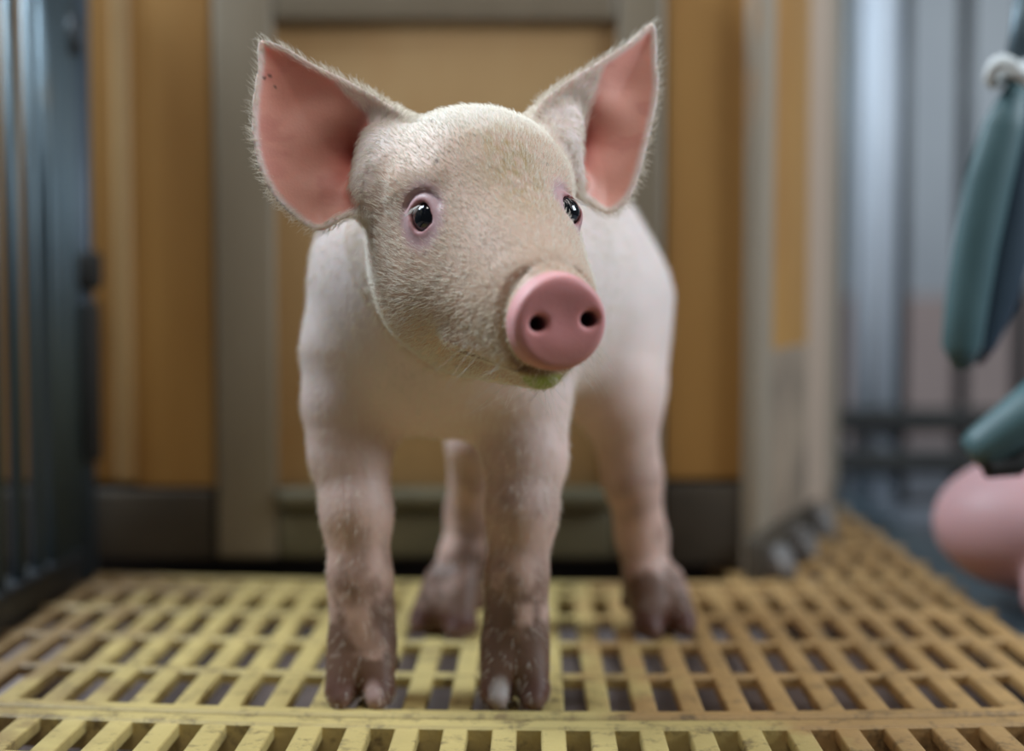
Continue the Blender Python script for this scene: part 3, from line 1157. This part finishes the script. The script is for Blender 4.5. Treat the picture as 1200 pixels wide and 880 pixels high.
# fur
wgt = hairm * (0.24 + 0.9 * onhead + 0.9 * earm)
wgt += hairm * 0.7 * (np.linalg.norm(HEAD.to(V) - np.array([0, -0.03, 0.01]), axis=1) < 0.075) * (onhead < 0.5)
wgt *= (N[:, 1] < 0.35)
wgt[V[:, 1] > 0.87] *= 0.35
wgt /= wgt.sum()
NH = 60000
ids = rng.choice(len(V), NH, p=wgt)
p0 = V[ids] + rng.normal(0, 0.0004, (NH, 3))
nn = N[ids]
q0 = HEAD.to(p0)
flow_l = np.stack([q0[:, 0] * 9.0, np.full(NH, -0.8), 0.55 + q0[:, 2] * 3.0], 1)
low = sstep(q0[:, 2], -0.015, -0.045)[:, None]
flow_l = flow_l * (1 - low) + np.stack([q0[:, 0] * 12.0, np.full(NH, -0.9), np.full(NH, -0.35)], 1) * low
flow = flow_l @ HEAD.B
bf = np.stack([p0[:, 0] * 0 - 0.1, np.full(NH, 0.5), np.full(NH, -0.85)], 1)
oh = onhead[ids][:, None]
flow = flow * oh + bf * (1 - oh)
em = earm[ids] > 0.5
for E, side in ((EAR_L, p0[:, 0] < HEAD.o[0]), (EAR_R, p0[:, 0] >= HEAD.o[0])):
    m = em & side
    away = np.stack([p0[m, 0] - E.canal[0], np.zeros(m.sum()), p0[m, 2] - E.canal[1]], 1)
    away /= np.linalg.norm(away, axis=1)[:, None] + 1e-9
    flow[m] = away
flow += rng.normal(0, 0.16, flow.shape)
flow -= nn * (flow * nn).sum(1)[:, None]
flow /= np.linalg.norm(flow, axis=1)[:, None] + 1e-9
LEN = rng.uniform(0.0024, 0.0052, NH) * (1.0 - 0.35 * onhead[ids] * sstep(q0[:, 1], -0.01, 0.04))
LEN[em] = rng.uniform(0.003, 0.006, em.sum())
lift = rng.uniform(0.22, 0.60, NH)
lift[em] += 0.15
hair_object('fur', p0, nn, flow, LEN, lift, M['fur'], pig)

# whiskers on chin and snout, and lashes over both eyes
sel = np.where((np.linalg.norm(HEAD.to(V) - np.array([0, 0.035, -0.070]), axis=1) < 0.032) & (hairm > 0.5) & (N[:, 2] < 0.35))[0]
sel = rng.choice(sel, 46)
T = np.tile(np.array([-0.2, 0.1, -0.6]), (46, 1)) + rng.normal(0, 0.35, (46, 3))
T[:, 0] += np.sign(HEAD.to(V[sel])[:, 0]) * 0.6
T /= np.linalg.norm(T, axis=1)[:, None]
hair_object('whiskers', V[sel], N[sel], T, rng.uniform(0.010, 0.020, 46), rng.uniform(0.5, 1.0, 46), M['lash'], pig, 6, 0.00008)
for E, D in EYES:
    n = 26
    side = np.cross([0, 0, 1.0], D)
    side /= np.linalg.norm(side)
    up = np.cross(D, side)
    a = rng.uniform(-0.9, 0.9, n) + (0.35 if E[0] < 0 else -0.2)
    roots = E[None] + D[None] * 0.0078 + side[None] * (np.sin(a) * 0.0056)[:, None] + up[None] * (np.cos(a) * 0.0050)[:, None]
    T = (D * 0.75 - up * 0.55)[None] + side[None] * (np.sin(a) * 0.5)[:, None] + rng.normal(0, 0.12, (n, 3))
    T /= np.linalg.norm(T, axis=1)[:, None]
    rw_ = HEAD.o + roots @ HEAD.B
    hair_object('eyelashes', rw_, np.tile(D @ HEAD.B, (n, 1)), T @ HEAD.B, rng.uniform(0.004, 0.0065, n), np.full(n, 0.0), M['lash'], pig, 5, 0.00008)

# ------------------------------------------------------------------ second piglet asleep at the right edge
def sleeper_frame():
    h = Head((0, 0, 0), 0)
    # lying with its rump towards us on the left, head away to the right
    f = np.array([0.95, 0.10, -0.18]); f /= np.linalg.norm(f)
    u = np.array([0.05, 0.0, 0.98]); u -= f * (u @ f); u /= np.linalg.norm(u)
    x = np.cross(f, u)
    h.B = np.stack([x, f, u])
    h.o = np.array([0.635, 1.06, 0.075])
    return h


H2 = sleeper_frame()


def pig2_sdf(p):
    q = H2.to(p)
    d = ell(p, (0.352, 1.015, 0.050), (0.080, 0.062, 0.050))
    d = smin(d, ell(p, (0.46, 1.035, 0.048), (0.11, 0.070, 0.060)), 0.03)
    d = smin(d, cone(p, H2.w(0, -0.05, -0.02), (0.53, 1.04, 0.045), 0.044, 0.060), 0.02)
    near = np.linalg.norm(q, axis=1) < 0.15
    if near.any():
        d[near] = smin(d[near], head_sdf(q[near], eyes=False), 0.01)
    for sx in (-1, 1):
        a = H2.w(sx * 0.034, -0.040, 0.026)
        b = H2.w(sx * 0.060, -0.062, 0.062)
        d = smin(d, cone(p, a, b, 0.014, 0.004), 0.01)
    # folded hind leg, front leg
    d = smin(d, chain(p, [(np.array([0.365, 0.975, 0.032]), 0.030), (np.array([0.335, 0.955, 0.012]), 0.020), (np.array([0.375, 0.935, -0.006]), 0.013), (np.array([0.42, 0.925, -0.008]), 0.011)]), 0.012)
    d = smin(d, chain(p, [(np.array([0.52, 0.985, 0.02]), 0.024), (np.array([0.55, 0.955, 0.0]), 0.015), (np.array([0.60, 0.945, -0.008]), 0.011)]), 0.012)
    return smax(d, -(p[:, 2] + 0.0195), 0.002)


V2, N2, Q2 = mesh_sdf(pig2_sdf, (0.25, 0.90, -0.03), (0.78, 1.13, 0.17), 0.0028)
c2, _, _, _ = pig_colour(V2, N2, H2, main=False)
c2 = (c2 * 0.4 + np.array([0.50, 0.20, 0.25]) * 0.6) * 0.8
pig2 = link('piglet', np_mesh('sleeping_piglet', V2, Q2, c2, M['skin']))
tag(pig2, 'pink piglet lying at the right edge beyond the yellow floor', 'piglet')
